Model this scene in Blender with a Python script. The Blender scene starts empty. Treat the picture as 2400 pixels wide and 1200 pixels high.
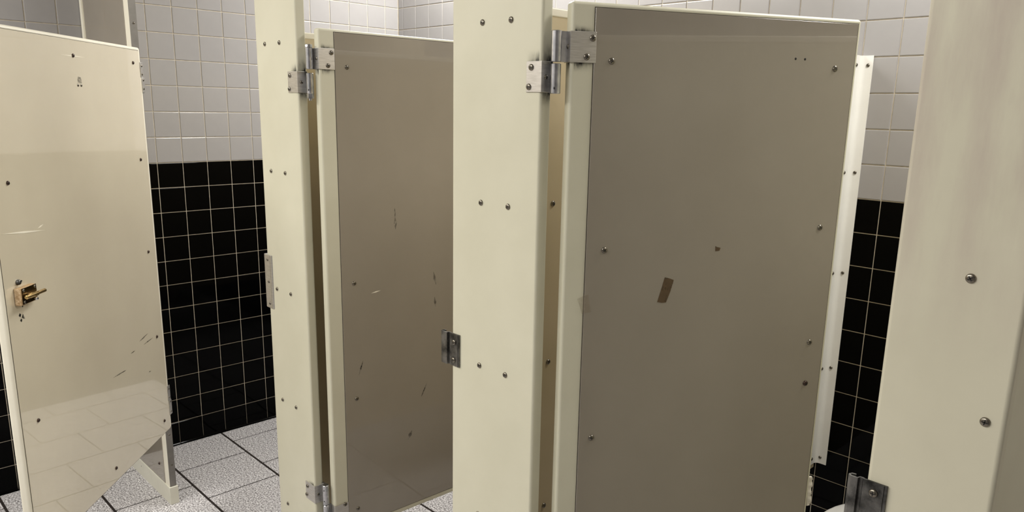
import bpy, bmesh, math, random
from mathutils import Matrix, Vector
random.seed(7)
R = math.radians
sc = bpy.context.scene
COL = sc.collection

# ---------------------------------------------------------------- camera
cam = bpy.data.cameras.new('camera')
cam.sensor_width = 36.0
cam.lens = 1766.57 / 2400 * 36
cam.shift_x = -0.0033
cam.shift_y = 0.02026
cam.clip_start = 0.01
co = bpy.data.objects.new('camera', cam)
COL.objects.link(co)
right = Vector((0.69754, 0.71628, 0.01932))
down = Vector((0.16892, -0.13818, -0.97590))
fwd = Vector((-0.69635, 0.68399, -0.21738))
m = Matrix((right, -down, -fwd)).transposed().to_4x4()
m.translation = Vector((3.406, -0.940, 1.553))
co.matrix_world = m
sc.camera = co

# ---------------------------------------------------------------- light and exposure
CEIL = 2.60
w = bpy.data.worlds.new('room_air')
sc.world = w
w.use_nodes = True
w.node_tree.nodes['Background'].inputs[0].default_value = (1.0, 0.95, 0.88, 1)
w.node_tree.nodes['Background'].inputs[1].default_value = 0.05

def area(name, loc, sx, sy, power, col):
    l = bpy.data.lights.new(name, 'AREA')
    l.shape = 'RECTANGLE'
    l.size, l.size_y = sx, sy
    l.energy = power
    l.color = col
    o = bpy.data.objects.new(name, l)
    o.location = loc
    COL.objects.link(o)
    return o
area('aisle_lamp', (1.80, -1.80, CEIL - 0.05), 2.6, 0.6, 66, (1.0, 0.98, 0.925))
area('shoe_fill', (0.45, -1.40, CEIL - 0.05), 0.5, 0.3, 20, (1.0, 0.98, 0.925))  # unseen fill, added to brighten the end pilaster and its shoe
area('corner_lamp', (0.60, 1.38, CEIL - 0.05), 0.4, 0.2, 20, (1.0, 0.985, 0.945))
area('end_door_fill', (1.30, 1.00, CEIL - 0.05), 0.6, 0.3, 24, (1.0, 0.985, 0.945))  # unseen fill, added beside the corner lamp to keep the end door bright
area('rear_lamp', (3.25, 1.00, CEIL - 0.05), 1.2, 0.3, 30, (1.0, 0.98, 0.93))

vs = sc.view_settings
vs.view_transform = 'Standard'
vs.look = 'None'
vs.gamma = 1.0
vs.use_curve_mapping = False
vs.exposure = 0.0

# ---------------------------------------------------------------- materials
def new_mat(name):
    mt = bpy.data.materials.new(name)
    mt.use_nodes = True
    nt = mt.node_tree
    return mt, nt, nt.nodes['Principled BSDF']

def noise(nt, scale, detail=3.0, rough=0.55, stretch=None):
    tc = nt.nodes.new('ShaderNodeTexCoord')
    n = nt.nodes.new('ShaderNodeTexNoise')
    n.inputs['Scale'].default_value = scale
    n.inputs['Detail'].default_value = detail
    n.inputs['Roughness'].default_value = rough
    if stretch:
        mp = nt.nodes.new('ShaderNodeMapping')
        mp.inputs['Scale'].default_value = stretch
        nt.links.new(tc.outputs['Object'], mp.inputs['Vector'])
        nt.links.new(mp.outputs['Vector'], n.inputs['Vector'])
    else:
        nt.links.new(tc.outputs['Object'], n.inputs['Vector'])
    return n

def ramp(nt, fac, stops):
    r = nt.nodes.new('ShaderNodeValToRGB')
    el = r.color_ramp.elements
    while len(el) < len(stops):
        el.new(0.5)
    for e, (p, c) in zip(el, stops):
        e.position = p
        e.color = (c[0], c[1], c[2], 1)
    nt.links.new(fac, r.inputs['Fac'])
    return r

def bump(nt, b, hout, strength, dist):
    bp = nt.nodes.new('ShaderNodeBump')
    bp.inputs['Strength'].default_value = strength
    bp.inputs['Distance'].default_value = dist
    nt.links.new(hout, bp.inputs['Height'])
    nt.links.new(bp.outputs['Normal'], b.inputs['Normal'])

def surf(name, c1, c2, scale, rough, metal=0.0, spec=0.5, lo=0.35, hi=0.65, stretch=None, bscale=None, bstr=0.1, bdist=0.001, rnoise=None, coat=0.0):
    mt, nt, b = new_mat(name)
    n = noise(nt, scale, 4, 0.55, stretch)
    r = ramp(nt, n.outputs['Fac'], [(lo, c1), (hi, c2)])
    nt.links.new(r.outputs['Color'], b.inputs['Base Color'])
    b.inputs['Roughness'].default_value = rough
    b.inputs['Metallic'].default_value = metal
    b.inputs['Specular IOR Level'].default_value = spec
    if bscale:
        nb = noise(nt, bscale, 3)
        bump(nt, b, nb.outputs['Fac'], bstr, bdist)
    if coat:
        b.inputs['Coat Weight'].default_value = coat
        b.inputs['Coat Roughness'].default_value = 0.012
        b.inputs['Coat IOR'].default_value = 1.75
    if rnoise:
        nr = noise(nt, rnoise[0], 4)
        rr = ramp(nt, nr.outputs['Fac'], [(0.3, (rnoise[1],) * 3), (0.7, (rnoise[2],) * 3)])
        nt.links.new(rr.outputs['Color'], b.inputs['Roughness'])
    return mt

M = {}
M['cream'] = surf('cream_paint', (0.595, 0.572, 0.447), (0.635, 0.612, 0.485), 5, 0.42, bscale=350, bstr=0.06, bdist=0.0004)
M['cream_stained'] = None
M['trim'] = surf('cream_edge_trim', (0.78, 0.74, 0.62), (0.82, 0.78, 0.66), 9, 0.35)
M['taupe'] = surf('taupe_laminate', (0.262, 0.232, 0.188), (0.282, 0.25, 0.204), 4, 0.16, bscale=3.0, bstr=0.05, bdist=0.004, coat=0.5)
M['light_lam'] = surf('light_laminate', (0.665, 0.60, 0.465), (0.70, 0.635, 0.495), 4, 0.13, bscale=3.5, bstr=0.05, bdist=0.004, coat=1.0)
M['divider'] = surf('gap_shaded_laminate', (0.50, 0.42, 0.27), (0.54, 0.455, 0.30), 5, 0.35)  # tan has the shading of the hinge gap put into the colour
M['shoe'] = surf('shoe_paint', (0.66, 0.64, 0.54), (0.70, 0.68, 0.58), 12, 0.4)
M['white_tile'] = surf('white_glazed_tile', (0.315, 0.303, 0.300), (0.338, 0.326, 0.320), 6, 0.16, bscale=14, bstr=0.03, bdist=0.002)
M['black_tile'] = surf('black_glazed_tile', (0.0008, 0.0008, 0.0008), (0.0014, 0.0014, 0.0014), 6, 0.06, spec=0.06)
M['grout'] = surf('tan_grout', (0.60, 0.53, 0.42), (0.72, 0.65, 0.53), 40, 0.9, spec=0.1)
M['dark_grout'] = surf('dark_floor_grout', (0.022, 0.018, 0.016), (0.035, 0.028, 0.025), 60, 0.9, spec=0.1)
M['ceiling'] = surf('ceiling_white', (0.72, 0.71, 0.68), (0.76, 0.75, 0.72), 8, 0.9)
M['steel'] = surf('brushed_steel', (0.50, 0.48, 0.45), (0.62, 0.60, 0.57), 40, 0.38, metal=0.85, stretch=(1, 1, 12))
M['dull_steel'] = surf('dull_strip_steel', (0.20, 0.19, 0.175), (0.27, 0.255, 0.235), 12, 0.42, metal=0.7)
M['zinc'] = surf('worn_zinc', (0.035, 0.035, 0.033), (0.22, 0.215, 0.205), 38, 0.3, metal=0.9, rnoise=(70, 0.18, 0.5))
M['barrel'] = surf('hinge_barrel_zinc', (0.36, 0.37, 0.39), (0.58, 0.58, 0.60), 60, 0.25, metal=0.95)
M['screw'] = surf('screw_steel', (0.16, 0.145, 0.12), (0.27, 0.245, 0.205), 300, 0.25, metal=0.9)
M['dark_screw'] = surf('brown_screw', (0.035, 0.02, 0.014), (0.07, 0.04, 0.028), 300, 0.35, metal=0.4)
M['black'] = surf('black_recess', (0.004, 0.004, 0.004), (0.008, 0.007, 0.006), 100, 0.6)
M['brass'] = surf('worn_brass', (0.62, 0.42, 0.16), (0.80, 0.58, 0.27), 120, 0.25, metal=0.95)
M['dark_brass'] = surf('tarnished_brass_plate', (0.05, 0.03, 0.012), (0.11, 0.07, 0.025), 90, 0.28, metal=0.85)
M['wood'] = surf('raw_wood_block', (0.42, 0.27, 0.13), (0.56, 0.39, 0.22), 60, 0.7, stretch=(1, 5, 5))
M['wood_end'] = surf('wood_end_grain', (0.40, 0.25, 0.12), (0.75, 0.58, 0.38), 160, 0.85)
M['white_metal'] = surf('white_bracket_paint', (0.78, 0.765, 0.72), (0.82, 0.805, 0.76), 10, 0.28)
M['porcelain'] = surf('white_porcelain', (0.82, 0.815, 0.80), (0.84, 0.835, 0.82), 5, 0.1)
M['paper'] = surf('torn_paper', (0.62, 0.58, 0.50), (0.78, 0.74, 0.66), 90, 0.9)

# pilaster nearest the camera: cream with vertical pinkish and grey wear
def stained():
    mt, nt, b = new_mat('cream_paint_worn')
    n1 = noise(nt, 5, 4)
    r1 = ramp(nt, n1.outputs['Fac'], [(0.35, (0.585, 0.555, 0.435)), (0.65, (0.63, 0.60, 0.475))])
    n2 = noise(nt, 11, 5, 0.6, (1.6, 1, 0.28))
    r2 = ramp(nt, n2.outputs['Fac'], [(0.38, (0, 0, 0)), (0.62, (1, 1, 1))])
    tc = nt.nodes.new('ShaderNodeTexCoord')
    sp = nt.nodes.new('ShaderNodeSeparateXYZ')
    nt.links.new(tc.outputs['Object'], sp.inputs[0])
    mr = nt.nodes.new('ShaderNodeMapRange')
    mr.inputs['From Min'].default_value = 1.27
    mr.inputs['From Max'].default_value = 1.50
    nt.links.new(sp.outputs['Z'], mr.inputs['Value'])
    mu = nt.nodes.new('ShaderNodeMath')
    mu.operation = 'MULTIPLY'
    nt.links.new(r2.outputs['Color'], mu.inputs[0])
    nt.links.new(mr.outputs['Result'], mu.inputs[1])
    mu2 = nt.nodes.new('ShaderNodeMath')
    mu2.operation = 'MULTIPLY'
    mu2.inputs[1].default_value = 0.8
    nt.links.new(mu.outputs[0], mu2.inputs[0])
    mx = nt.nodes.new('ShaderNodeMixRGB')
    mx.inputs['Color2'].default_value = (0.47, 0.40, 0.34, 1)
    nt.links.new(mu2.outputs[0], mx.inputs['Fac'])
    nt.links.new(r1.outputs['Color'], mx.inputs['Color1'])
    nt.links.new(mx.outputs['Color'], b.inputs['Base Color'])
    b.inputs['Roughness'].default_value = 0.45
    return mt
M['cream_stained'] = stained()

def floor_mat():
    mt, nt, b = new_mat('speckled_floor_tile')
    n = noise(nt, 150, 2, 0.65)
    r = ramp(nt, n.outputs['Fac'], [(0.36, (0.13, 0.12, 0.12)), (0.46, (0.38, 0.36, 0.365)), (0.55, (0.62, 0.60, 0.605)), (0.66, (0.88, 0.86, 0.865))])
    nt.links.new(r.outputs['Color'], b.inputs['Base Color'])
    b.inputs['Roughness'].default_value = 0.42
    nb = noise(nt, 260, 2)
    bump(nt, b, nb.outputs['Fac'], 0.15, 0.0008)
    return mt
M['floor_tile'] = floor_mat()

def film(name, col, alpha, scale, lo, hi, stretch=None, rough=0.5):
    mt, nt, b = new_mat(name)
    b.inputs['Base Color'].default_value = (*col, 1)
    b.inputs['Roughness'].default_value = rough
    n = noise(nt, scale, 4, 0.6, stretch)
    r = ramp(nt, n.outputs['Fac'], [(lo, (0, 0, 0)), (hi, (alpha,) * 3)])
    nt.links.new(r.outputs['Color'], b.inputs['Alpha'])
    return mt
M['scuff'] = film('dark_scuff', (0.03, 0.026, 0.02), 0.6, 260, 0.38, 0.62)
M['faint_scuff'] = film('faint_grey_scuff', (0.11, 0.10, 0.08), 0.42, 120, 0.36, 0.66)
M['soot'] = film('hinge_grime', (0.012, 0.011, 0.01), 0.85, 120, 0.36, 0.60, (1, 1, 0.5))
def grime_mat():
    mt, nt, b = new_mat('soft_hinge_grime')
    b.inputs['Base Color'].default_value = (0.012, 0.011, 0.01, 1)
    b.inputs['Roughness'].default_value = 0.6
    n = noise(nt, 130, 4, 0.6, (1, 1, 0.45))
    r = ramp(nt, n.outputs['Fac'], [(0.38, (0, 0, 0)), (0.66, (1, 1, 1))])
    uv = nt.nodes.new('ShaderNodeUVMap')
    sp = nt.nodes.new('ShaderNodeSeparateXYZ')
    nt.links.new(uv.outputs['UV'], sp.inputs[0])
    p = nt.nodes.new('ShaderNodeMath'); p.operation = 'POWER'; p.inputs[1].default_value = 2.2
    nt.links.new(sp.outputs['Y'], p.inputs[0])
    q = nt.nodes.new('ShaderNodeMath'); q.operation = 'POWER'; q.inputs[1].default_value = 1.3
    nt.links.new(sp.outputs['X'], q.inputs[0])
    m1 = nt.nodes.new('ShaderNodeMath'); m1.operation = 'MULTIPLY'
    nt.links.new(p.outputs[0], m1.inputs[0]); nt.links.new(q.outputs[0], m1.inputs[1])
    a1 = nt.nodes.new('ShaderNodeMath'); a1.operation = 'MULTIPLY_ADD'
    a1.inputs[1].default_value = 1.1; a1.inputs[2].default_value = 0.5
    nt.links.new(r.outputs['Color'], a1.inputs[0])
    m2 = nt.nodes.new('ShaderNodeMath'); m2.operation = 'MULTIPLY'; m2.use_clamp = True
    nt.links.new(m1.outputs[0], m2.inputs[0]); nt.links.new(a1.outputs[0], m2.inputs[1])
    nt.links.new(m2.outputs[0], b.inputs['Alpha'])
    return mt
M['grime'] = grime_mat()
M['seam'] = surf('dark_panel_seam_shade', (0.05, 0.042, 0.03), (0.10, 0.085, 0.06), 30, 0.8)  # brown for the seam line and the shadow along panel edges
M['scratch'] = film('pale_scratch', (0.95, 0.90, 0.76), 0.9, 30, 0.05, 0.3)
M['tape'] = film('brown_tape_residue', (0.11, 0.07, 0.035), 0.85, 60, 0.15, 0.5, rough=0.4)
M['clear_tape'] = film('clear_tape_film', (0.40, 0.33, 0.23), 0.16, 60, 0.1, 0.5, rough=0.2)

# ---------------------------------------------------------------- mesh helpers
def link(name, bm, mats, parent=None, smooth=None, wn=False, loc=None, rot=None):
    me = bpy.data.meshes.new(name)
    bmesh.ops.recalc_face_normals(bm, faces=bm.faces)
    bm.to_mesh(me)
    bm.free()
    if not isinstance(mats, (list, tuple)):
        mats = [mats]
    for mt in mats:
        me.materials.append(mt)
    if smooth is not None:
        for p in me.polygons:
            p.use_smooth = True
        me.set_sharp_from_angle(angle=R(smooth))
    o = bpy.data.objects.new(name, me)
    COL.objects.link(o)
    if parent:
        o.parent = parent
    if loc:
        o.location = loc
    if rot:
        o.rotation_euler = rot
    if wn:
        md = o.modifiers.new('normals', 'WEIGHTED_NORMAL')
        md.keep_sharp = True
    return o

def place(mesh, name, parent, loc, rot=(0, 0, 0), scale=None):
    o = bpy.data.objects.new(name, mesh)
    COL.objects.link(o)
    o.parent = parent
    o.location = loc
    o.rotation_euler = rot
    if scale:
        o.scale = scale
    return o

def box(bm, x0, x1, y0, y1, z0, z1, r=0.0, seg=2, mi=0):
    vs_ = [bm.verts.new((x, y, z)) for x in (x0, x1) for y in (y0, y1) for z in (z0, z1)]
    idx = [(0, 1, 3, 2), (4, 6, 7, 5), (0, 4, 5, 1), (2, 3, 7, 6), (0, 2, 6, 4), (1, 5, 7, 3)]
    fs = [bm.faces.new([vs_[i] for i in f]) for f in idx]
    for f in fs:
        f.material_index = mi
    if r > 0:
        es = set(e for f in fs for e in f.edges)
        bmesh.ops.bevel(bm, geom=list(es), offset=r, segments=seg, affect='EDGES', profile=0.5)

def rbox(name, dims, mat, parent, r=0.002, seg=3, loc=None, rot=None):
    bm = bmesh.new()
    box(bm, *dims, r=r, seg=seg)
    return link(name, bm, mat, parent, smooth=40, wn=r > 0, loc=loc, rot=rot)

def prism_z(bm, pts, z0, z1, mi=0):
    a = [bm.verts.new((x, y, z0)) for x, y in pts]
    b = [bm.verts.new((x, y, z1)) for x, y in pts]
    n = len(pts)
    fs = [bm.faces.new(a[::-1]), bm.faces.new(b)]
    for i in range(n):
        fs.append(bm.faces.new((a[i], a[(i + 1) % n], b[(i + 1) % n], b[i])))
    for f in fs:
        f.material_index = mi

def lathe(bm, prof, seg=16, axis='z', origin=(0, 0, 0), mi=0):
    rings = []
    ox, oy, oz = origin
    for rr, h in prof:
        ring = []
        for i in range(seg):
            a = 2 * math.pi * i / seg
            p = (rr * math.cos(a), rr * math.sin(a), h)
            if axis == 'x':
                p = (h, p[0], p[1])
            elif axis == 'y':
                p = (p[0], h, p[1])
            ring.append(bm.verts.new((p[0] + ox, p[1] + oy, p[2] + oz)))
        rings.append(ring)
    for k in range(len(rings) - 1):
        for i in range(seg):
            f = bm.faces.new((rings[k][i], rings[k][(i + 1) % seg], rings[k + 1][(i + 1) % seg], rings[k + 1][i]))
            f.material_index = mi
    f = bm.faces.new(rings[0][::-1]); f.material_index = mi
    f = bm.faces.new(rings[-1]); f.material_index = mi

def empty(name, loc, rz, label, cat, group=None):
    o = bpy.data.objects.new(name, None)
    o.empty_display_size = 0.05
    COL.objects.link(o)
    o.location = loc
    o.rotation_euler = (0, 0, rz)
    o['label'] = label
    o['category'] = cat
    if group:
        o['group'] = group
    return o

def struct(o):
    o['kind'] = 'structure'
    return o

# screw heads: axis +z is the outward normal
def screw_mesh(name, mat, r, h, cross=True):
    bm = bmesh.new()
    prof = [(r, -0.001), (r, h * 0.25), (r * 0.93, h * 0.55), (r * 0.75, h * 0.82), (r * 0.45, h * 0.97), (r * 0.12, h)]
    lathe(bm, prof, 16)
    if cross:
        box(bm, -r * 0.55, r * 0.55, -r * 0.11, r * 0.11, h * 0.6, h * 1.04, mi=1)
        box(bm, -r * 0.11, r * 0.11, -r * 0.55, r * 0.55, h * 0.6, h * 1.04, mi=1)
    else:
        box(bm, -r * 0.95, r * 0.95, -r * 0.13, r * 0.13, h * 0.3, h * 1.02, mi=1)
    o = link(name, bm, [mat, M['black']], smooth=50)
    me = o.data
    bpy.data.objects.remove(o)
    return me
SCREW = screw_mesh('screw', M['screw'], 0.0056, 0.0030)
SMALL = screw_mesh('small_screw', M['screw'], 0.0042, 0.0022)
DARK = screw_mesh('dark_screw', M['dark_screw'], 0.0056, 0.0040)
PIN = screw_mesh('pin', M['black'], 0.0022, 0.0006, False)
BIG = screw_mesh('slotted_screw', M['zinc'], 0.0075, 0.009, False)

FRONT = (R(90), 0, 0)      # +z -> -y
BACK = (R(-90), 0, 0)      # +z -> +y
RIGHTW = (0, R(90), 0)     # +z -> +x
LEFTW = (0, R(-90), 0)     # +z -> -x

def screw(parent, loc, rot, mesh=None, name='screw', spin=None):
    rz = random.uniform(-0.7, 0.7) if spin is None else spin
    e = (Matrix.Rotation(rot[2], 3, 'Z') @ Matrix.Rotation(rot[1], 3, 'Y') @ Matrix.Rotation(rot[0], 3, 'X') @ Matrix.Rotation(rz, 3, 'Z')).to_euler()
    return place(mesh or SCREW, name, parent, loc, e)

# ---------------------------------------------------------------- room shell
T = 0.108
ZB = 12 * T
D2W = 1.508           # rear wall plane
Y0 = 0.239            # grid line on the end wall
X0 = 2.527            # grid line on the rear wall
XR, YF = 5.0, -2.3    # right and front walls
G = 0.0028
TH = 0.006

def tile_mesh(name, w_, h_, mat, cove=False):
    """tile lying in local xy-plane (x across, y up), face towards +z, centred at its lower left corner"""
    bm = bmesh.new()
    g = G / 2
    def ring(i, z):
        return [bm.verts.new(p) for p in ((g + i, g + i, z), (w_ - g - i, g + i, z), (w_ - g - i, h_ - g - i, z), (g + i, h_ - g - i, z))]
    if cove:
        # profile with a curved foot reaching out over the floor
        prof = [(h_ - g, -TH), (h_ - g, -0.0016), (h_ - g - 0.0016, 0)]
        rr = 0.012
        for k in range(6):
            a = k / 5 * math.pi / 2
            prof.append((rr - rr * math.sin(a) + 0.0008, rr - rr * math.cos(a)))
        prof.append((0.0004, rr)); prof.append((0.0004, -TH))
        a_ = [bm.verts.new((g, y, z)) for y, z in prof]
        b_ = [bm.verts.new((w_ - g, y, z)) for y, z in prof]
        n = len(prof)
        for i in range(n):
            bm.faces.new((a_[i], a_[(i + 1) % n], b_[(i + 1) % n], b_[i]))
        bm.faces.new(a_[::-1]); bm.faces.new(b_)
    else:
        rs = [ring(0, -TH), ring(0, -0.0020), ring(0.0008, -0.0006), ring(0.0022, 0)]
        for k in range(3):
            for i in range(4):
                bm.faces.new((rs[k][i], rs[k][(i + 1) % 4], rs[k + 1][(i + 1) % 4], rs[k + 1][i]))
        bm.faces.new(rs[-1])
    bmesh.ops.recalc_face_normals(bm, faces=bm.faces)
    me = bpy.data.meshes.new(name)
    bm.to_mesh(me); bm.free()
    me.materials.append(mat)
    for p in me.polygons:
        p.use_smooth = True
    me.set_sharp_from_angle(angle=R(14))
    return me

_tm = {}
def tmesh(w_, black, cove):
    k = (round(w_, 4), black, cove)
    if k not in _tm:
        _tm[k] = tile_mesh('wall_tile', w_, T, M['black_tile'] if black else M['white_tile'], cove)
    return _tm[k]

def wall_tiles(wall, cells, frame, is_single):
    """cells: list of (along0, width, row, key); frame(along, z) -> matrix"""
    rest = {False: bmesh.new(), True: bmesh.new()}
    for a0, w_, row, key in cells:
        black = row < 0
        cove = row == -12
        me = tmesh(w_, black, cove)
        mtx = frame(a0, ZB + row * T)
        if is_single(key, row):
            # slight unevenness of hand-set tiles
            e = Matrix.Rotation(random.uniform(-1, 1) * 0.0022, 4, 'X') @ Matrix.Rotation(random.uniform(-1, 1) * 0.0022, 4, 'Y')
            o = bpy.data.objects.new('wall_tile', me)
            COL.objects.link(o)
            o.parent = wall
            o.matrix_local = mtx if cove else mtx @ e
        else:
            tmp = bpy.data.meshes.new('t')
            tmp_b = rest[black]
            nv = len(tmp_b.verts)
            tmp_b.from_mesh(me)
            tmp_b.verts.ensure_lookup_table()
            for v in tmp_b.verts[nv:]:
                v.co = mtx @ v.co
            bpy.data.meshes.remove(tmp)
    for black, bm in rest.items():
        if len(bm.verts):
            o = link('black_tiling' if black else 'white_tiling', bm, M['black_tile'] if black else M['white_tile'], wall, smooth=14)
            o['kind'] = 'stuff'
        else:
            bm.free()

def slab(name, dims, mat):
    bm = bmesh.new()
    box(bm, *dims)
    return struct(link(name, bm, mat))

wall_l = slab('wall_left', (-0.15, -0.0030, YF, D2W + 0.15, -0.05, CEIL), M['grout'])
wall_b = slab('wall_back', (-0.0030, XR, D2W + 0.0030, D2W + 0.15, -0.05, CEIL), M['grout'])

rows = list(range(-12, 12))
cells = []
for k in range(-13, 12):
    a0 = Y0 + k * T
    w_ = min(T, D2W - a0)
    for r_ in rows:
        cells.append((a0, w_, r_, k))
def frame_l(a, z):   # local x -> +y, local y -> +z, local z -> +x
    return Matrix(((0, 0, 1, 0), (1, 0, 0, a), (0, 1, 0, z), (0, 0, 0, 1)))
def single_l(k, r_):
    return (-2 <= k <= 5 and r_ <= 8) or (6 <= k <= 11 and 4 <= r_ <= 9) or (-6 <= k <= -3 and 4 <= r_ <= 8) or (-8 <= k <= -5 and r_ <= -4)
wall_tiles(wall_l, cells, frame_l, single_l)

cells = []
i0 = -math.ceil(X0 / T)
for i in range(i0, 9):
    a0 = max(X0 + i * T, 0.0)
    w_ = X0 + (i + 1) * T - a0
    for r_ in rows:
        cells.append((a0, w_, r_, i))
def frame_b(a, z):   # local x -> +x, local y -> +z, local z -> -y
    return Matrix(((1, 0, 0, a), (0, 0, -1, D2W), (0, 1, 0, z), (0, 0, 0, 1)))
def single_b(i, r_):
    return (-3 <= i <= 1 and r_ <= 6) or (i < -3 and 4 <= r_ <= 8)
wall_tiles(wall_b, cells, frame_b, single_b)

# walls behind the camera: white, with a low black skirting
def plain_wall(name, dims_lo, dims_hi):
    bm = bmesh.new()
    box(bm, *dims_lo, mi=0)
    box(bm, *dims_hi, mi=1)
    return struct(link(name, bm, [M['black_tile'], M['white_tile']]))
plain_wall('wall_right', (XR, XR + 0.15, YF, D2W, -0.05, 0.2), (XR, XR + 0.15, YF, D2W, 0.2, CEIL))
plain_wall('wall_front', (0, XR, YF - 0.15, YF, -0.05, 0.2), (0, XR, YF - 0.15, YF, 0.2, CEIL))
slab('ceiling', (-0.15, XR + 0.15, YF - 0.15, D2W + 0.15, CEIL, CEIL + 0.1), M['ceiling'])

# floor: running bond of 12-inch tiles in dark joints
floor = slab('floor', (-0.15, XR + 0.15, YF - 0.15, D2W + 0.15, -0.06, -0.0009), M['dark_grout'])
FT = 0.3025
gx, gy = 0.0062, 0.0095
def floor_tile_mesh(w_, d_):
    bm = bmesh.new()
    e = 0.0006
    def ring(i, z):
        return [bm.verts.new(p) for p in ((i, i, z), (w_ - i, i, z), (w_ - i, d_ - i, z), (i, d_ - i, z))]
    rs = [ring(0, -0.006), ring(0, -e), ring(e, 0)]
    for k in range(2):
        for i in range(4):
            bm.faces.new((rs[k][i], rs[k][(i + 1) % 4], rs[k + 1][(i + 1) % 4], rs[k + 1][i]))
    bm.faces.new(rs[-1])
    bmesh.ops.recalc_face_normals(bm, faces=bm.faces)
    me = bpy.data.meshes.new('floor_tile')
    bm.to_mesh(me); bm.free()
    me.materials.append(M['floor_tile'])
    return me
_fm = {}
row0 = -8
for j in range(row0, 6):
    ya = 0.1245 + (j) * FT
    y_lo = max(ya + gy / 2, YF)
    y_hi = min(ya + FT - gy / 2, D2W - 0.013)
    if y_hi - y_lo < 0.03:
        continue
    off = 0.2805 if j % 2 == 0 else 0.1365
    i = -2
    while True:
        xa = off + i * 0.3005
        i += 1
        if xa > XR:
            break
        x_lo = max(xa + gx / 2, 0.013)
        x_hi = min(xa + 0.3005 - gx / 2, XR)
        if x_hi - x_lo < 0.02:
            continue
        k = (round(x_hi - x_lo, 4), round(y_hi - y_lo, 4))
        if k not in _fm:
            _fm[k] = floor_tile_mesh(*k)
        place(_fm[k], 'floor_tile', floor, (x_lo, y_lo, 0))

# ---------------------------------------------------------------- hinges
def hinge_leaf(parent, edge, z0, z1, face_w, depth, sgn, side, screws, side_screw, mat):
    """angle leaf wrapped round a vertical edge at x=edge.
    side=+1: the leaf's flange lies on the +x side of the edge and its plate runs to -x; side=-1 the mirror.
    sgn=-1: visible face towards -y, sgn=+1 towards +y."""
    t = 0.0022
    bm = bmesh.new()
    f = sgn * t
    pts = [(edge - side * face_w, 0), (edge - side * face_w, f), (edge + side * t, f), (edge + side * t, -sgn * depth), (edge, -sgn * depth), (edge, 0)]
    prism_z(bm, pts, z0, z1)
    o = link('hinge_leaf', bm, mat, parent)
    md = o.modifiers.new('soft', 'BEVEL'); md.width = 0.0008; md.segments = 2
    rt = FRONT if sgn < 0 else BACK
    for x, z in screws:
        screw(o, (x, f, z), rt)
    if side_screw:
        screw(o, (edge + side * t, -sgn * depth * 0.34, side_screw), RIGHTW if side > 0 else LEFTW, SMALL)
    return o

def barrel(parent, x, y, z0, z1, pins, nut=False, cap=False, web=None):
    bm = bmesh.new()
    if web is not None:      # knuckle plate joining the barrel to its leaf
        xa, xb = sorted((x, web))
        box(bm, xa, xb, y + 0.0005, y + 0.0065, z0 + 0.0005, z1 - 0.0005)
    r = 0.0088
    lathe(bm, [(r - 0.001, z0), (r, z0 + 0.001), (r, z1 - 0.001), (r - 0.001, z1)], 20, origin=(x, y, 0))
    if nut:
        lathe(bm, [(0.0085, z0 - 0.011), (0.0085, z0 + 0.0005)], 6, origin=(x, y, 0))
        lathe(bm, [(0.0045, z0 - 0.016), (0.0045, z0 - 0.010)], 12, origin=(x, y, 0))
    if cap:
        lathe(bm, [(0.009, z1), (0.009, z1 + 0.006), (0.0075, z1 + 0.008)], 8, origin=(x, y, 0))
    o = link('hinge_barrel', bm, M['barrel'], parent, smooth=35)
    return o

# ---------------------------------------------------------------- pilasters
PT = 0.026
def pilaster(x0, x1, label, mat, screws, group='cream pilasters along the stall fronts', ztop=2.30):
    e = empty('pilaster', (x0, 0, 0), 0, label, 'pilaster', group)
    wd = x1 - x0
    rbox('panel', (0, wd, 0, PT, 0.07, ztop), mat, e, r=0.0055, seg=4)
    rbox('shoe', (-0.004, wd + 0.004, -0.0035, PT + 0.0035, 0, 0.082), M['shoe'], e, r=0.002)
    for x, z in screws:
        screw(e, (x - x0, 0, z), FRONT)
    return e

ZS = (1.702, 1.380, 1.059, 0.737, 0.414)
P1 = pilaster(1.469, 1.681, 'narrow cream pilaster with a long flat strike plate on its left edge', M['cream'],
              [(x, z) for z in ZS for x in (1.520, 1.5965)])
P2 = pilaster(2.268, 2.5015, 'wide cream pilaster between the two grey-brown doors, short lipped keeper on its edge', M['cream'],
              [(x, z) for z in ZS for x in (2.353, 2.4265)])
P3 = pilaster(3.0935, 3.231, 'worn cream pilaster at the right edge with pinkish smears and two big screws', M['cream_stained'],
              [(3.175, 1.378), (3.211, 1.218), (3.19, 0.80), (3.19, 0.45)])

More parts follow.
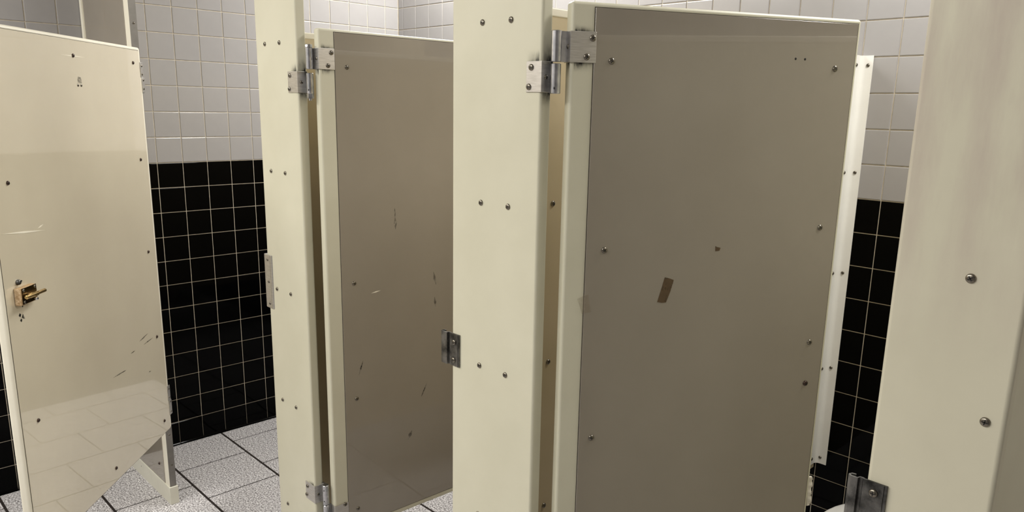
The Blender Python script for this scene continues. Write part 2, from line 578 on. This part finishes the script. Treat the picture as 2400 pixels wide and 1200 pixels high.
# hinge leaves on the pilasters and their lower barrel halves
AX1 = (1.7035, 0.020)
AX2 = (2.518, 0.017)
for (P, x0, x1, ax, top, nut) in ((P1, 1.469, 1.681, AX1, 1.632, True), (P2, 2.268, 2.5015, AX2, 1.632, False)):
    wd = x1 - x0
    fw = 0.046 if P is P1 else 0.034
    l = hinge_leaf(P, wd, top - 0.051, top, fw, PT, -1, 1, [(wd - fw + 0.012, top - 0.010), (wd - fw + 0.007, top - 0.042)], top - 0.026, M['steel'])
    b = barrel(l, ax[0] - x0, ax[1], top - 0.053, top - 0.004, None, nut=nut, web=wd + 0.001)
    screw(l, (ax[0] - x0 + 0.004, ax[1] - 0.0074, top - 0.044), FRONT, PIN, 'pin')
    lo = 0.533
    l = hinge_leaf(P, wd, lo - 0.052, lo, 0.047, PT, -1, 1, [(wd - 0.036, lo - 0.013), (wd - 0.042, lo - 0.040)], lo - 0.026, M['steel'])
    barrel(l, ax[0] - x0, ax[1], lo - 0.052, lo + 0.006, None, web=wd + 0.001)
    screw(l, (ax[0] - x0 + 0.003, ax[1] - 0.0078, lo - 0.008), FRONT, PIN, 'pin')
    screw(l, (ax[0] - x0 + 0.003, ax[1] - 0.0078, lo - 0.040), FRONT, PIN, 'pin')

# strike plates
def strike_flat():
    bm = bmesh.new()
    prism_z(bm, [(-0.0125, 0.014), (-0.0125, -0.002), (-0.0075, -0.0035), (0.024, -0.0035), (0.029, -0.0025), (0.031, 0), (0, 0), (-0.004, 0.004), (-0.009, 0.014)], 0.998, 1.149)
    o = link('strike_plate', bm, M['steel'], P1)
    md = o.modifiers.new('soft', 'BEVEL'); md.width = 0.0006; md.segments = 1
    bm = bmesh.new()
    box(bm, 0.0215, 0.0235, -0.0042, -0.0030, 0.999, 1.148)
    link('ridge', bm, M['steel'], o)
    for x, z in ((0.0100, 1.135), (0.0110, 1.073), (0.0120, 1.011)):
        screw(o, (x, -0.0035, z), FRONT, SMALL)
strike_flat()

def keeper(P, z0, z1, screws, cut=0.0):
    # extruded profile: plate on the face, groove, forward lip with a return hook at its end
    pts = [(0.0265, 0), (0.0265, -0.0030), (0.0235, -0.0030), (0.0230, -0.0042), (0.0215, -0.0042), (0.0210, -0.0030), (-0.0030, -0.0030), (-0.0042, -0.0012), (-0.0075, -0.0012),
           (-0.0085, -0.0062), (-0.0250, -0.0062), (-0.0285, -0.0045), (-0.0292, -0.0010), (-0.0270, 0.0035), (-0.0220, 0.0045), (-0.0215, 0.0022),
           (-0.0255, 0.0012), (-0.0270, -0.0012), (-0.0250, -0.0038), (-0.0100, -0.0038), (-0.0085, 0.0012), (-0.0035, 0.0014), (-0.0020, 0)]
    pts = [(x + cut if x < -0.015 else x, y) for x, y in pts]
    bm = bmesh.new()
    prism_z(bm, pts, z0, z1)
    o = link('keeper', bm, M['zinc'], P)
    for x, z in screws:
        screw(o, (x, -0.0030, z), FRONT)
keeper(P2, 1.039, 1.107, [(0.0105, 1.089), (0.0090, 1.051)])
keeper(P3, 1.034, 1.1025, [(0.0110, 1.088), (0.0095, 1.050)], 0.0075)

# end pilaster between the end wall and the first opening
P0 = empty('pilaster', (0.014, 0, 0), 0, 'taupe-faced pilaster against the tiled end wall, steel strip on its edge', 'pilaster')
W0 = 0.520
rbox('panel', (0, W0 - 0.0015, 0.001, PT, 0.07, 2.30), M['trim'], P0, r=0.003, seg=3)
rbox('face_panel', (0.020, 0.474, -0.0010, 0.0015, 0.075, 2.29), M['taupe'], P0, r=0.0006, seg=1)
rbox('edge_strip', (W0 - 0.0015, W0 + 0.0005, 0.0012, PT - 0.0005, 0.075, 2.29), M['dull_steel'], P0, r=0.0004, seg=1)
rbox('shoe', (0.0, W0 + 0.005, -0.0035, PT + 0.0045, 0, 0.074), M['shoe'], P0, r=0.002)
rbox('wall_channel', (-0.008, 0.016, -0.005, PT + 0.006, 0.074, 2.30), M['trim'], P0, r=0.001, seg=2)
for z in (1.816, 0.292, 0.165, 1.40, 0.85):
    screw(P0, (W0 + 0.0005, 0.014, z), RIGHTW, SMALL)
screw(P0, (0.428, -0.001, 0.143), FRONT, DARK)
screw(P0, (0.205, -0.0035, 0.048), FRONT, PIN)
AX0 = (0.560, 0.0120)
for top in (1.634, 0.446):
    l = hinge_leaf(P0, W0, top - 0.052, top, 0.03, PT, 1, 1, [], top - 0.026, M['steel'])
    l.location = (0, PT, 0)
    barrel(l, AX0[0] - 0.014, AX0[1] - PT, top - 0.052, top, None)

# ---------------------------------------------------------------- partition dividers
def divider(xc, y0, y1, label, group='dividers between the stalls'):
    e = empty('stall_divider', (xc, y0, 0), 0, label, 'partition', group)
    L = y1 - y0
    h = 0.0125
    rbox('panel', (-h, h, 0, L, 0.36, 1.722), M['divider'], e, r=0.002, seg=2)
    rbox('top_trim', (-h - 0.002, h + 0.002, 0, L, 1.718, 1.734), M['trim'], e, r=0.003, seg=3)
    return e
def front_angle(e, y_end):
    # angle fixing the divider to the pilaster, on the +x side
    bm = bmesh.new()
    h = 0.0125
    prism_z(bm, [(h, 0.0), (h + 0.020, 0.0), (h + 0.020, 0.002), (h + 0.004, 0.002), (h + 0.002, 0.004), (h + 0.002, y_end), (h, y_end)], 0.37, 1.716)
    o = link('front_bracket', bm, M['divider'], e)
    for z in (1.69, 1.376, 1.055, 0.736, 0.40):
        screw(o, (h + 0.002, 0.100, z), RIGHTW, SCREW)
    return o
dv1 = divider(1.562, 0.0262, 1.500, 'shade-toned tan stall divider seen in the hinge gap left of the middle door')
front_angle(dv1, 0.118)
dv2 = divider(2.405, 0.0262, 1.500, 'shade-toned tan stall divider behind the widest pilaster, white angle fixing it to rear wall')
front_angle(dv2, 0.20)
dv3 = divider(3.190, 0.0400, 1.500, 'pale stall divider behind the worn pilaster at the right edge')
for c in dv3.children:
    if c.name.startswith('panel'):
        c.data.materials[0] = M['cream']

# white wall bracket: flange on the divider's right face, flange on the rear wall, cove between
def wall_angle(e):
    bm = bmesh.new()
    t = 0.0022
    xf = 0.0125                 # divider face
    yw = D2W - 0.0262           # wall plane in local coordinates
    xw = 2.4555 - 2.405         # outer edge on the wall
    y_in = 1.452 - 0.0262
    rc = 0.016
    pts = [(xf, y_in), (xf + t, y_in)]
    for k in range(7):
        a = math.pi - k / 6 * math.pi / 2
        pts.append((xf + t + rc + rc * math.cos(a), yw - t - rc + rc * math.sin(a)))
    pts += [(xw, yw - t), (xw, yw - 0.0002), (xf, yw - 0.0002)]
    prism_z(bm, pts, 0.378, 1.733)
    o = link('wall_bracket', bm, M['white_metal'], e, smooth=30)
    o['label'] = 'glossy white angle screwed to the black and white tiles'
    for z in (1.704, 1.377, 1.052, 0.726, 0.400):
        screw(o, (2.437 - 2.405 + (z - 1.05) * 0.006, yw - t, z), FRONT, SCREW)
        screw(o, (xf + t, y_in + 0.020, z), RIGHTW, SCREW)
wall_angle(dv2)

# ---------------------------------------------------------------- doors
def quadstrip(name, parent, pts, mat, s, off):
    """thin flat piece on a door face; pts are (u, z) corners"""
    bm = bmesh.new()
    a = [bm.verts.new((u, s * off, z)) for u, z in pts]
    b = [bm.verts.new((u, s * (off - 0.0003), z)) for u, z in pts]
    n = len(pts)
    bm.faces.new(a); bm.faces.new(b[::-1])
    for i in range(n):
        bm.faces.new((a[i], b[i], b[(i + 1) % n], a[(i + 1) % n]))
    return link(name, bm, mat, parent)

def stroke(name, parent, p, q, wd, mat, s, off):
    (u0, z0), (u1, z1) = p, q
    L = math.hypot(u1 - u0, z1 - z0)
    nx, nz = -(z1 - z0) / L * wd / 2, (u1 - u0) / L * wd / 2
    mu, mz = (u0 + u1) / 2, (z0 + z1) / 2
    return quadstrip(name, parent, [(u0, z0), (mu - nx, mz - nz), (u1, z1), (mu + nx, mz + nz)], mat, s, off)

DT = 0.025
def door(name, C0, az, s, width, zb, zt, panel_u, panel_z, lam, other, label, slab_r=0.006, slab_u0=0.0):
    e = empty(name, (C0[0], C0[1], 0), R(az), label, 'door')
    y0, y1 = (0, DT) if s < 0 else (-DT, 0)
    rbox('core', (slab_u0, width, y0, y1, zb, zt), M['trim'] if s > 0 else M['cream'], e, r=slab_r, seg=4)
    # visible laminate, sitting proud of the core, and its twin on the other side
    pu0, pu1 = panel_u
    pz0, pz1 = panel_z
    a, b = sorted((s * 0.0016, -s * 0.001))
    rbox('face_panel', (pu0, pu1, a, b, pz0, pz1), lam, e, r=0.0006, seg=1)
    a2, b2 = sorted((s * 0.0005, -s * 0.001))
    rbox('panel_seam_shade', (pu0 - 0.0013, pu1 + 0.0013, a2, b2, pz0 - 0.0013, pz1 + 0.0013), M['seam'], e, r=0.0, seg=1)  # slightly larger dark sheet, paints the panel's edge shadow and seam
    yb = -s * DT
    a, b = sorted((yb - s * 0.0016, yb + s * 0.001))
    rbox('rear_panel', (pu0, pu1, a, b, pz0, pz1), other, e, r=0.0006, seg=1)
    return e

FN = lambda s: FRONT if s < 0 else BACK

# middle door, swung into its stall
dm = door('stall_door', (1.7275, 0.033), 88.0, -1, 0.545, 0.380, 1.733, (0.0415, 0.533), (0.397, 1.7255), M['taupe'], M['light_lam'],
          'grey-brown stall door hung on the narrow pilaster, swung inward')
for u, z in ((0.074, 1.645), (0.0774, 1.0965), (0.0753, 0.7745), (0.070, 0.4485), (0.500, 1.645), (0.500, 1.0965), (0.500, 0.7745), (0.500, 0.4485)):
    screw(dm, (u, -0.0016, z), FRONT)
# far door of the pair (nearest the camera)
dn = door('stall_door', (2.533, 0.031), 63.5, -1, 0.588, 0.360, 1.7285, (0.0455, 0.5795), (0.375, 1.7195), M['taupe'], M['light_lam'],
          'dark grey-brown stall door with a brown tape scrap, swung inward, largest in view', slab_u0=0.004)
for u, z in ((0.078, 1.635), (0.0805, 1.3094), (0.071, 0.950), (0.5364, 1.638), (0.541, 1.337), (0.5455, 1.1017), (0.071, 0.62), (0.545, 0.62)):
    screw(dn, (u, -0.0016, z), FRONT)
screw(dn, (0.546, -0.0016, 1.0134), FRONT, DARK)
for u, z in ((0.447, 1.6526), (0.4676, 1.6526)):
    screw(dn, (u, -0.0016, z), FRONT, PIN, 'screw_hole', spin=R(90))
# end door, swung out into the aisle, inner face to the camera
de = door('stall_door', (0.579, 0.012), -42.5, 1, 0.8745, 0.341, 1.7325, (0.0165, 0.866), (0.3445, 1.7215), M['light_lam'], M['taupe'],
          'pale tan stall door swung out into the aisle, brass slide bolt on it', slab_r=0.008)
for u, z in ((0.436, 1.678), (0.0641, 1.679), (0.0703, 1.3577), (0.0737, 1.0358), (0.0655, 0.7206), (0.0632, 0.393), (0.802, 1.3477), (0.7996, 0.7127), (0.4332, 0.3882), (0.8, 1.678)):
    screw(de, (u, 0.0016, z), BACK, DARK)

# door halves of the hinges
def door_leaf(d, s, z0, z1, face_w, screws, axl, cap, steel=None):
    l = hinge_leaf(d, 0.0, z0, z1, face_w, DT, s, -1, screws, (z0 + z1) / 2, steel or M['steel'])
    b = barrel(l, axl[0], axl[1], z0, z1, None, cap=cap, web=-0.001)
    screw(l, (axl[0] + 0.0, axl[1] + s * 0.0078, z1 - 0.011), FN(s), PIN, 'pin')
    return l
def flat_leaf(d, u0, u1, z0, z1, screws):
    o = rbox('hinge_leaf', (u0, u1, 0.0, 0.0026, z0, z1), M['steel'], d, r=0.0006, seg=1)
    for u, z in screws:
        screw(o, (u, 0.0026, z), BACK, SMALL)
def to_local(C0, az, p):
    dx, dy = p[0] - C0[0], p[1] - C0[1]
    a = R(az)
    return (dx * math.cos(a) + dy * math.sin(a), -dx * math.sin(a) + dy * math.cos(a))
door_leaf(dm, -1, 1.637, 1.687, 0.041, [(0.032, 1.677), (0.0225, 1.6465)], to_local((1.7275, 0.033), 88, AX1), True)
door_leaf(dm, -1, 0.430, 0.4795, 0.041, [(0.030, 0.4755), (0.022, 0.446)], to_local((1.7275, 0.033), 88, AX1), False)
ax2 = to_local((2.533, 0.031), 63.5, AX2)
l = door_leaf(dn, -1, 1.6305, 1.681, 0.045, [(0.038, 1.6705), (0.028, 1.640)], (ax2[0] - 0.004, ax2[1]), False)
l.location = (0.004, 0, 0)
l = door_leaf(dn, -1, 0.430, 0.4795, 0.045, [(0.036, 0.4755), (0.026, 0.446)], (ax2[0] - 0.004, ax2[1]), False)
l.location = (0.004, 0, 0)
flat_leaf(de, -0.0085, 0.0125, 1.634, 1.684, [(0.004, 1.672), (0.004, 1.644)])
flat_leaf(de, -0.0125, 0.0085, 1.583, 1.633, [(-0.001, 1.625), (0.000, 1.596)])
flat_leaf(de, -0.0040, 0.0150, 0.452, 0.510, [(0.007, 0.497), (0.007, 0.463)])
flat_leaf(de, -0.0090, 0.0105, 0.394, 0.451, [(0.001, 0.445), (0.001, 0.405)])

# slide bolt on the end door
def slide_bolt(d):
    blk = rbox('bolt_block', (0.766, 0.8345, 0.0016, 0.0185, 1.038, 1.083), [M['wood'], M['wood_end']], d, r=0.003, seg=2)
    for p in blk.data.polygons:
        if p.normal.x > 0.9:
            p.material_index = 1
    blk['label'] = 'raw wooden block under the brass bolt'
    pl = rbox('bolt_plate', (0.767, 0.829, 0.0185, 0.0200, 1.0405, 1.0825), M['dark_brass'], d, r=0.0004, seg=1)
    for u in (0.774, 0.822):
        for z in (1.0465, 1.0765):
            screw(pl, (u, 0.0200, z), BACK, SMALL)
    bm = bmesh.new()
    lathe(bm, [(0.0036, 0.7425), (0.0050, 0.7450), (0.0052, 0.8265), (0.0034, 0.8280)], 16, axis='x', origin=(0, 0.0275, 1.0595))
    box(bm, 0.775, 0.812, 0.0200, 0.0310, 1.0535, 1.0655, r=0.002, seg=2)
    bo = link('bolt', bm, M['brass'], pl, smooth=40)
    bo['label'] = 'brass sliding bolt'
    bm = bmesh.new()
    lathe(bm, [(0.0022, 0.026), (0.0022, 0.028), (0.0042, 0.029), (0.0042, 0.032), (0.003, 0.034)], 12, axis='y', origin=(0.789, 0, 1.0480))
    link('bolt_knob', bm, M['barrel'], pl, smooth=40)
    screw(d, (0.8135, 0.0016, 1.0960), BACK, BIG, spin=0.5)
    screw(d, (0.8045, 0.0016, 1.0300), BACK, PIN, 'screw_hole')
slide_bolt(de)
for u in (0.4245, 0.4070):
    screw(de, (u, 0.0016, 1.5955), BACK, SMALL, 'screw_stub')

# marks on the end door
s = 1
stroke('scuff', de, (0.199, 0.744), (0.132, 0.753), 0.0045, M['scuff'], s, 0.0022)
stroke('scuff', de, (0.172, 0.7235), (0.096, 0.7265), 0.0045, M['scuff'], s, 0.0022)
stroke('scuff', de, (0.268, 0.7225), (0.234, 0.7235), 0.0035, M['scuff'], s, 0.0022)
stroke('scuff', de, (0.397, 0.684), (0.310, 0.680), 0.0045, M['faint_scuff'], s, 0.0022)
stroke('scuff', de, (0.345, 0.681), (0.308, 0.6795), 0.0035, M['scuff'], s, 0.0024)
stroke('scuff', de, (0.152, 0.616), (0.130, 0.6135), 0.004, M['scuff'], s, 0.0022)
stroke('scratch', de, (0.852, 1.2265), (0.668, 1.2075), 0.0055, M['scratch'], s, 0.0022)
stroke('scratch', de, (0.700, 1.2175), (0.674, 1.2245), 0.0040, M['scratch'], s, 0.0022)
stroke('scratch', de, (0.50, 1.6765), (0.37, 1.6770), 0.0030, M['scratch'], s, 0.0022)
quadstrip('smudge', de, [(0.430, 1.600), (0.402, 1.602), (0.404, 1.618), (0.420, 1.620)], M['faint_scuff'], s, 0.0021)
for (u, z, a) in ((0.820, 1.010, 0.010), (0.808, 1.003, 0.012), (0.817, 0.996, 0.009), (0.803, 0.9985, 0.006)):
    quadstrip('gouge', de, [(u + a / 2, z), (u, z + a * 0.6), (u - a / 2, z + 0.001), (u - a * 0.1, z - a * 0.5)], M['soot'], s, 0.0022)
# marks on the middle door
s = -1
stroke('scuff', dm, (0.207, 1.288), (0.2075, 1.258), 0.005, M['faint_scuff'], s, 0.0021)
stroke('scuff', dm, (0.2075, 1.262), (0.2085, 1.228), 0.009, M['faint_scuff'], s, 0.0023)
stroke('scuff', dm, (0.334, 1.096), (0.343, 1.055), 0.008, M['faint_scuff'], s, 0.0021)
stroke('scuff', dm, (0.338, 1.020), (0.341, 0.990), 0.008, M['faint_scuff'], s, 0.0021)
stroke('scuff', dm, (0.098, 0.878), (0.084, 0.840), 0.0045, M['scuff'], s, 0.0021)
stroke('scuff', dm, (0.309, 0.765), (0.286, 0.722), 0.0040, M['scuff'], s, 0.0021)
stroke('scuff', dm, (0.255, 0.632), (0.240, 0.606), 0.012, M['faint_scuff'], s, 0.0021)
stroke('scratch', dm, (0.128, 1.062), (0.158, 1.066), 0.003, M['scratch'], s, 0.0021)
# grime round the hinges: a patch fades away from the corner given first
def grime(parent, corner, du, dv):
    c, du, dv = Vector(corner), Vector(du), Vector(dv)
    bm = bmesh.new()
    uvl = bm.loops.layers.uv.new('UVMap')
    N = 4
    grid = [[bm.verts.new(c + du * (i / N) + dv * (j / N)) for j in range(N + 1)] for i in range(N + 1)]
    for i in range(N):
        for j in range(N):
            f = bm.faces.new((grid[i][j], grid[i + 1][j], grid[i + 1][j + 1], grid[i][j + 1]))
            for lp, (a_, b_) in zip(f.loops, ((i, j), (i + 1, j), (i + 1, j + 1), (i, j + 1))):
                lp[uvl].uv = (1 - a_ / N, 1 - b_ / N)
    return link('grime', bm, M['grime'], parent)
for P, wd in ((P1, 0.212), (P2, 0.2335)):
    grime(P, (wd - 0.0055, -0.0004, 1.632), (-0.030, 0, 0), (0, 0, 0.022))
    grime(P, (wd + 0.0004, 0.022, 1.632), (0, -0.030, 0), (0, 0, 0.045))
    grime(P, (wd + 0.0004, 0.022, 1.5805), (0, -0.030, 0), (0, 0, -0.03))
    grime(P, (wd + 0.0028, 0.024, 1.632), (0, -0.016, 0), (0, 0, -0.030))
    grime(P, (wd - 0.0055, -0.0004, 0.533), (-0.030, 0, 0), (0, 0, 0.012))
grime(dm, (0.006, -0.0004, 1.637), (0.045, 0, 0), (0, 0, -0.016))
grime(dm, (0.0, 0.004, 1.637), (0, 0.022, 0), (0, 0, -0.03))
grime(dm, (0.006, -0.0004, 1.687), (0.045, 0, 0), (0, 0, 0.012))
grime(dn, (0.010, -0.0004, 1.6305), (0.045, 0, 0), (0, 0, -0.018))
grime(dn, (0.0035, 0.004, 1.6305), (0, 0.022, 0), (0, 0, -0.03))
grime(dn, (0.010, -0.0004, 1.681), (0.045, 0, 0), (0, 0, 0.012))

# ---------------------------------------------------------------- loose scraps on the nearest door
def scrap(name, label, cat, pts, mat, off, C0=(2.533, 0.031), az=63.5, s=-1):
    bm = bmesh.new()
    u0 = sum(p[0] for p in pts) / len(pts)
    z0 = sum(p[1] for p in pts) / len(pts)
    n = len(pts)
    a = [bm.verts.new((u - u0, s * 0.0005, z - z0)) for u, z in pts]
    b = [bm.verts.new((u - u0, 0, z - z0)) for u, z in pts]
    bm.faces.new(a); bm.faces.new(b[::-1])
    for i in range(n):
        bm.faces.new((a[i], b[i], b[(i + 1) % n], a[(i + 1) % n]))
    o = link(name, bm, mat)
    ca, sa = math.cos(R(az)), math.sin(R(az))
    y = s * off
    o.location = (C0[0] + u0 * ca - y * sa, C0[1] + u0 * sa + y * ca, z0)
    o.rotation_euler = (0, 0, R(az))
    o['label'] = label
    o['category'] = cat
    return o
scrap('tape_strip', 'slanted brown strip of old tape stuck on the largest door', 'tape',
      [(0.2055, 1.2535), (0.2155, 1.251), (0.2245, 1.2475), (0.2185, 1.225), (0.2110, 1.2050), (0.2020, 1.2050), (0.1930, 1.2072), (0.2000, 1.232)], M['tape'], 0.0017)
scrap('tape_scrap', 'tiny torn brown scrap of tape on the middle of the largest door', 'tape',
      [(0.3082, 1.3085), (0.3120, 1.3065), (0.3195, 1.3050), (0.3175, 1.2995), (0.3090, 1.2990)], M['tape'], 0.0017)
scrap('clear_tape', 'yellowed clear tape across the seam beside the hinge stile of largest door', 'tape',
      [(0.0313, 1.2225), (0.0420, 1.2265), (0.0525, 1.2290), (0.0590, 1.1965), (0.0416, 1.1940), (0.0365, 1.2100)], M['clear_tape'], 0.0019)

# torn paper stuck to the free edge of the nearest door
def torn_paper():
    bm = bmesh.new()
    rng = random.Random(3)
    n = 26
    outer = [((0.0055 + 0.0014 * rng.random() + 0.001 * math.sin(i * 0.4)) * (0.6 if i < 2 else 1), i / (n - 1) * 0.068) for i in range(n)]
    inner = [(-0.004, z) for _, z in outer]
    th = 0.0035
    A = [bm.verts.new((u, -th / 2 + 0.001 * math.sin(i), z)) for i, (u, z) in enumerate(outer)]
    B = [bm.verts.new((u, -th / 2, z)) for u, z in inner]
    C_ = [bm.verts.new((u * 0.9, th / 2, z)) for u, z in outer]
    D_ = [bm.verts.new((u, th / 2, z)) for u, z in inner]
    for i in range(n - 1):
        bm.faces.new((A[i], A[i + 1], B[i + 1], B[i]))
        bm.faces.new((C_[i], D_[i], D_[i + 1], C_[i + 1]))
        bm.faces.new((A[i], C_[i], C_[i + 1], A[i + 1]))
        bm.faces.new((B[i], B[i + 1], D_[i + 1], D_[i]))
    bm.faces.new((A[0], B[0], D_[0], C_[0]))
    bm.faces.new((A[-1], C_[-1], D_[-1], B[-1]))
    o = link('torn_paper', bm, M['paper'])
    a = R(63.5)
    u, y = 0.5925, 0.004
    o.location = (2.533 + u * math.cos(a) - y * math.sin(a), 0.031 + u * math.sin(a) + y * math.cos(a), 0.727)
    o.rotation_euler = (0, R(-3), a)
    o['label'] = 'ragged torn paper strip stuck on the free edge of the largest door'
    o['category'] = 'paper'
torn_paper()

# ---------------------------------------------------------------- toilet in the stall on the right
def toilet():
    xc, yc = 2.785, 1.04
    e = empty('toilet', (xc, yc, 0), 0, 'white toilet seat and bowl just showing behind the steel keeper', 'toilet')
    def oval(hw, yb, yf, n=40, p=2.4):
        out = []
        ym = (yb + yf) / 2; hl = (yb - yf) / 2
        for i in range(n):
            a = 2 * math.pi * i / n
            c, s_ = math.cos(a), math.sin(a)
            out.append((hw * math.copysign(abs(c) ** (2 / p), c), ym + hl * math.copysign(abs(s_) ** (2 / p), s_)))
        return out
    def loft(bm, secs, close_top=True):
        rings = [[bm.verts.new((x, y, z)) for x, y in pts] for pts, z in secs]
        n = len(rings[0])
        for k in range(len(rings) - 1):
            for i in range(n):
                bm.faces.new((rings[k][i], rings[k][(i + 1) % n], rings[k + 1][(i + 1) % n], rings[k + 1][i]))
        bm.faces.new(rings[0][::-1])
        bm.faces.new(rings[-1])
    bm = bmesh.new()
    loft(bm, [(oval(0.11, 0.25, -0.20), 0.0), (oval(0.105, 0.25, -0.19), 0.03), (oval(0.10, 0.24, -0.16), 0.14), (oval(0.135, 0.25, -0.22), 0.25),
              (oval(0.17, 0.26, -0.26), 0.34), (oval(0.176, 0.26, -0.27), 0.372), (oval(0.170, 0.255, -0.265), 0.378),
              (oval(0.125, 0.20, -0.215), 0.376), (oval(0.11, 0.18, -0.20), 0.30), (oval(0.05, 0.08, -0.08), 0.20)])
    link('bowl', bm, M['porcelain'], e, smooth=50)
    bm = bmesh.new()
    secs = [(oval(0.184, 0.285, -0.28, p=3.4), 0.380), (oval(0.190, 0.29, -0.285, p=3.4), 0.386), (oval(0.188, 0.288, -0.283, p=3.4), 0.396), (oval(0.176, 0.276, -0.272, p=3.4), 0.402),
            (oval(0.125, 0.16, -0.22), 0.400), (oval(0.115, 0.15, -0.21), 0.390), (oval(0.115, 0.15, -0.21), 0.380)]
    rings = [[bm.verts.new((x, y, z)) for x, y in pts] for pts, z in secs]
    n = len(rings[0])
    for k in range(len(rings)):
        a, b = rings[k], rings[(k + 1) % len(rings)]
        for i in range(n):
            bm.faces.new((a[i], a[(i + 1) % n], b[(i + 1) % n], b[i]))
    link('seat', bm, M['porcelain'], e, smooth=50)
    bm = bmesh.new()
    lathe(bm, [(0.014, 0.36), (0.014, 0.62), (0.03, 0.625), (0.032, 0.70), (0.026, 0.725)], 18, origin=(0, 0.36, 0))
    lathe(bm, [(0.012, 0.36), (0.012, 0.458)], 14, axis='y', origin=(0, 0, 0.62))
    link('flush_valve', bm, M['barrel'], e, smooth=40)
    bm = bmesh.new()
    lathe(bm, [(0.019, 0.20), (0.019, 0.38)], 16, axis='y', origin=(0, 0, 0.36))
    link('spud', bm, M['barrel'], e, smooth=40)
toilet()

# final touch: Blender suffixes are kept; drop unused blocks
for me in list(bpy.data.meshes):
    if me.users == 0:
        bpy.data.meshes.remove(me)
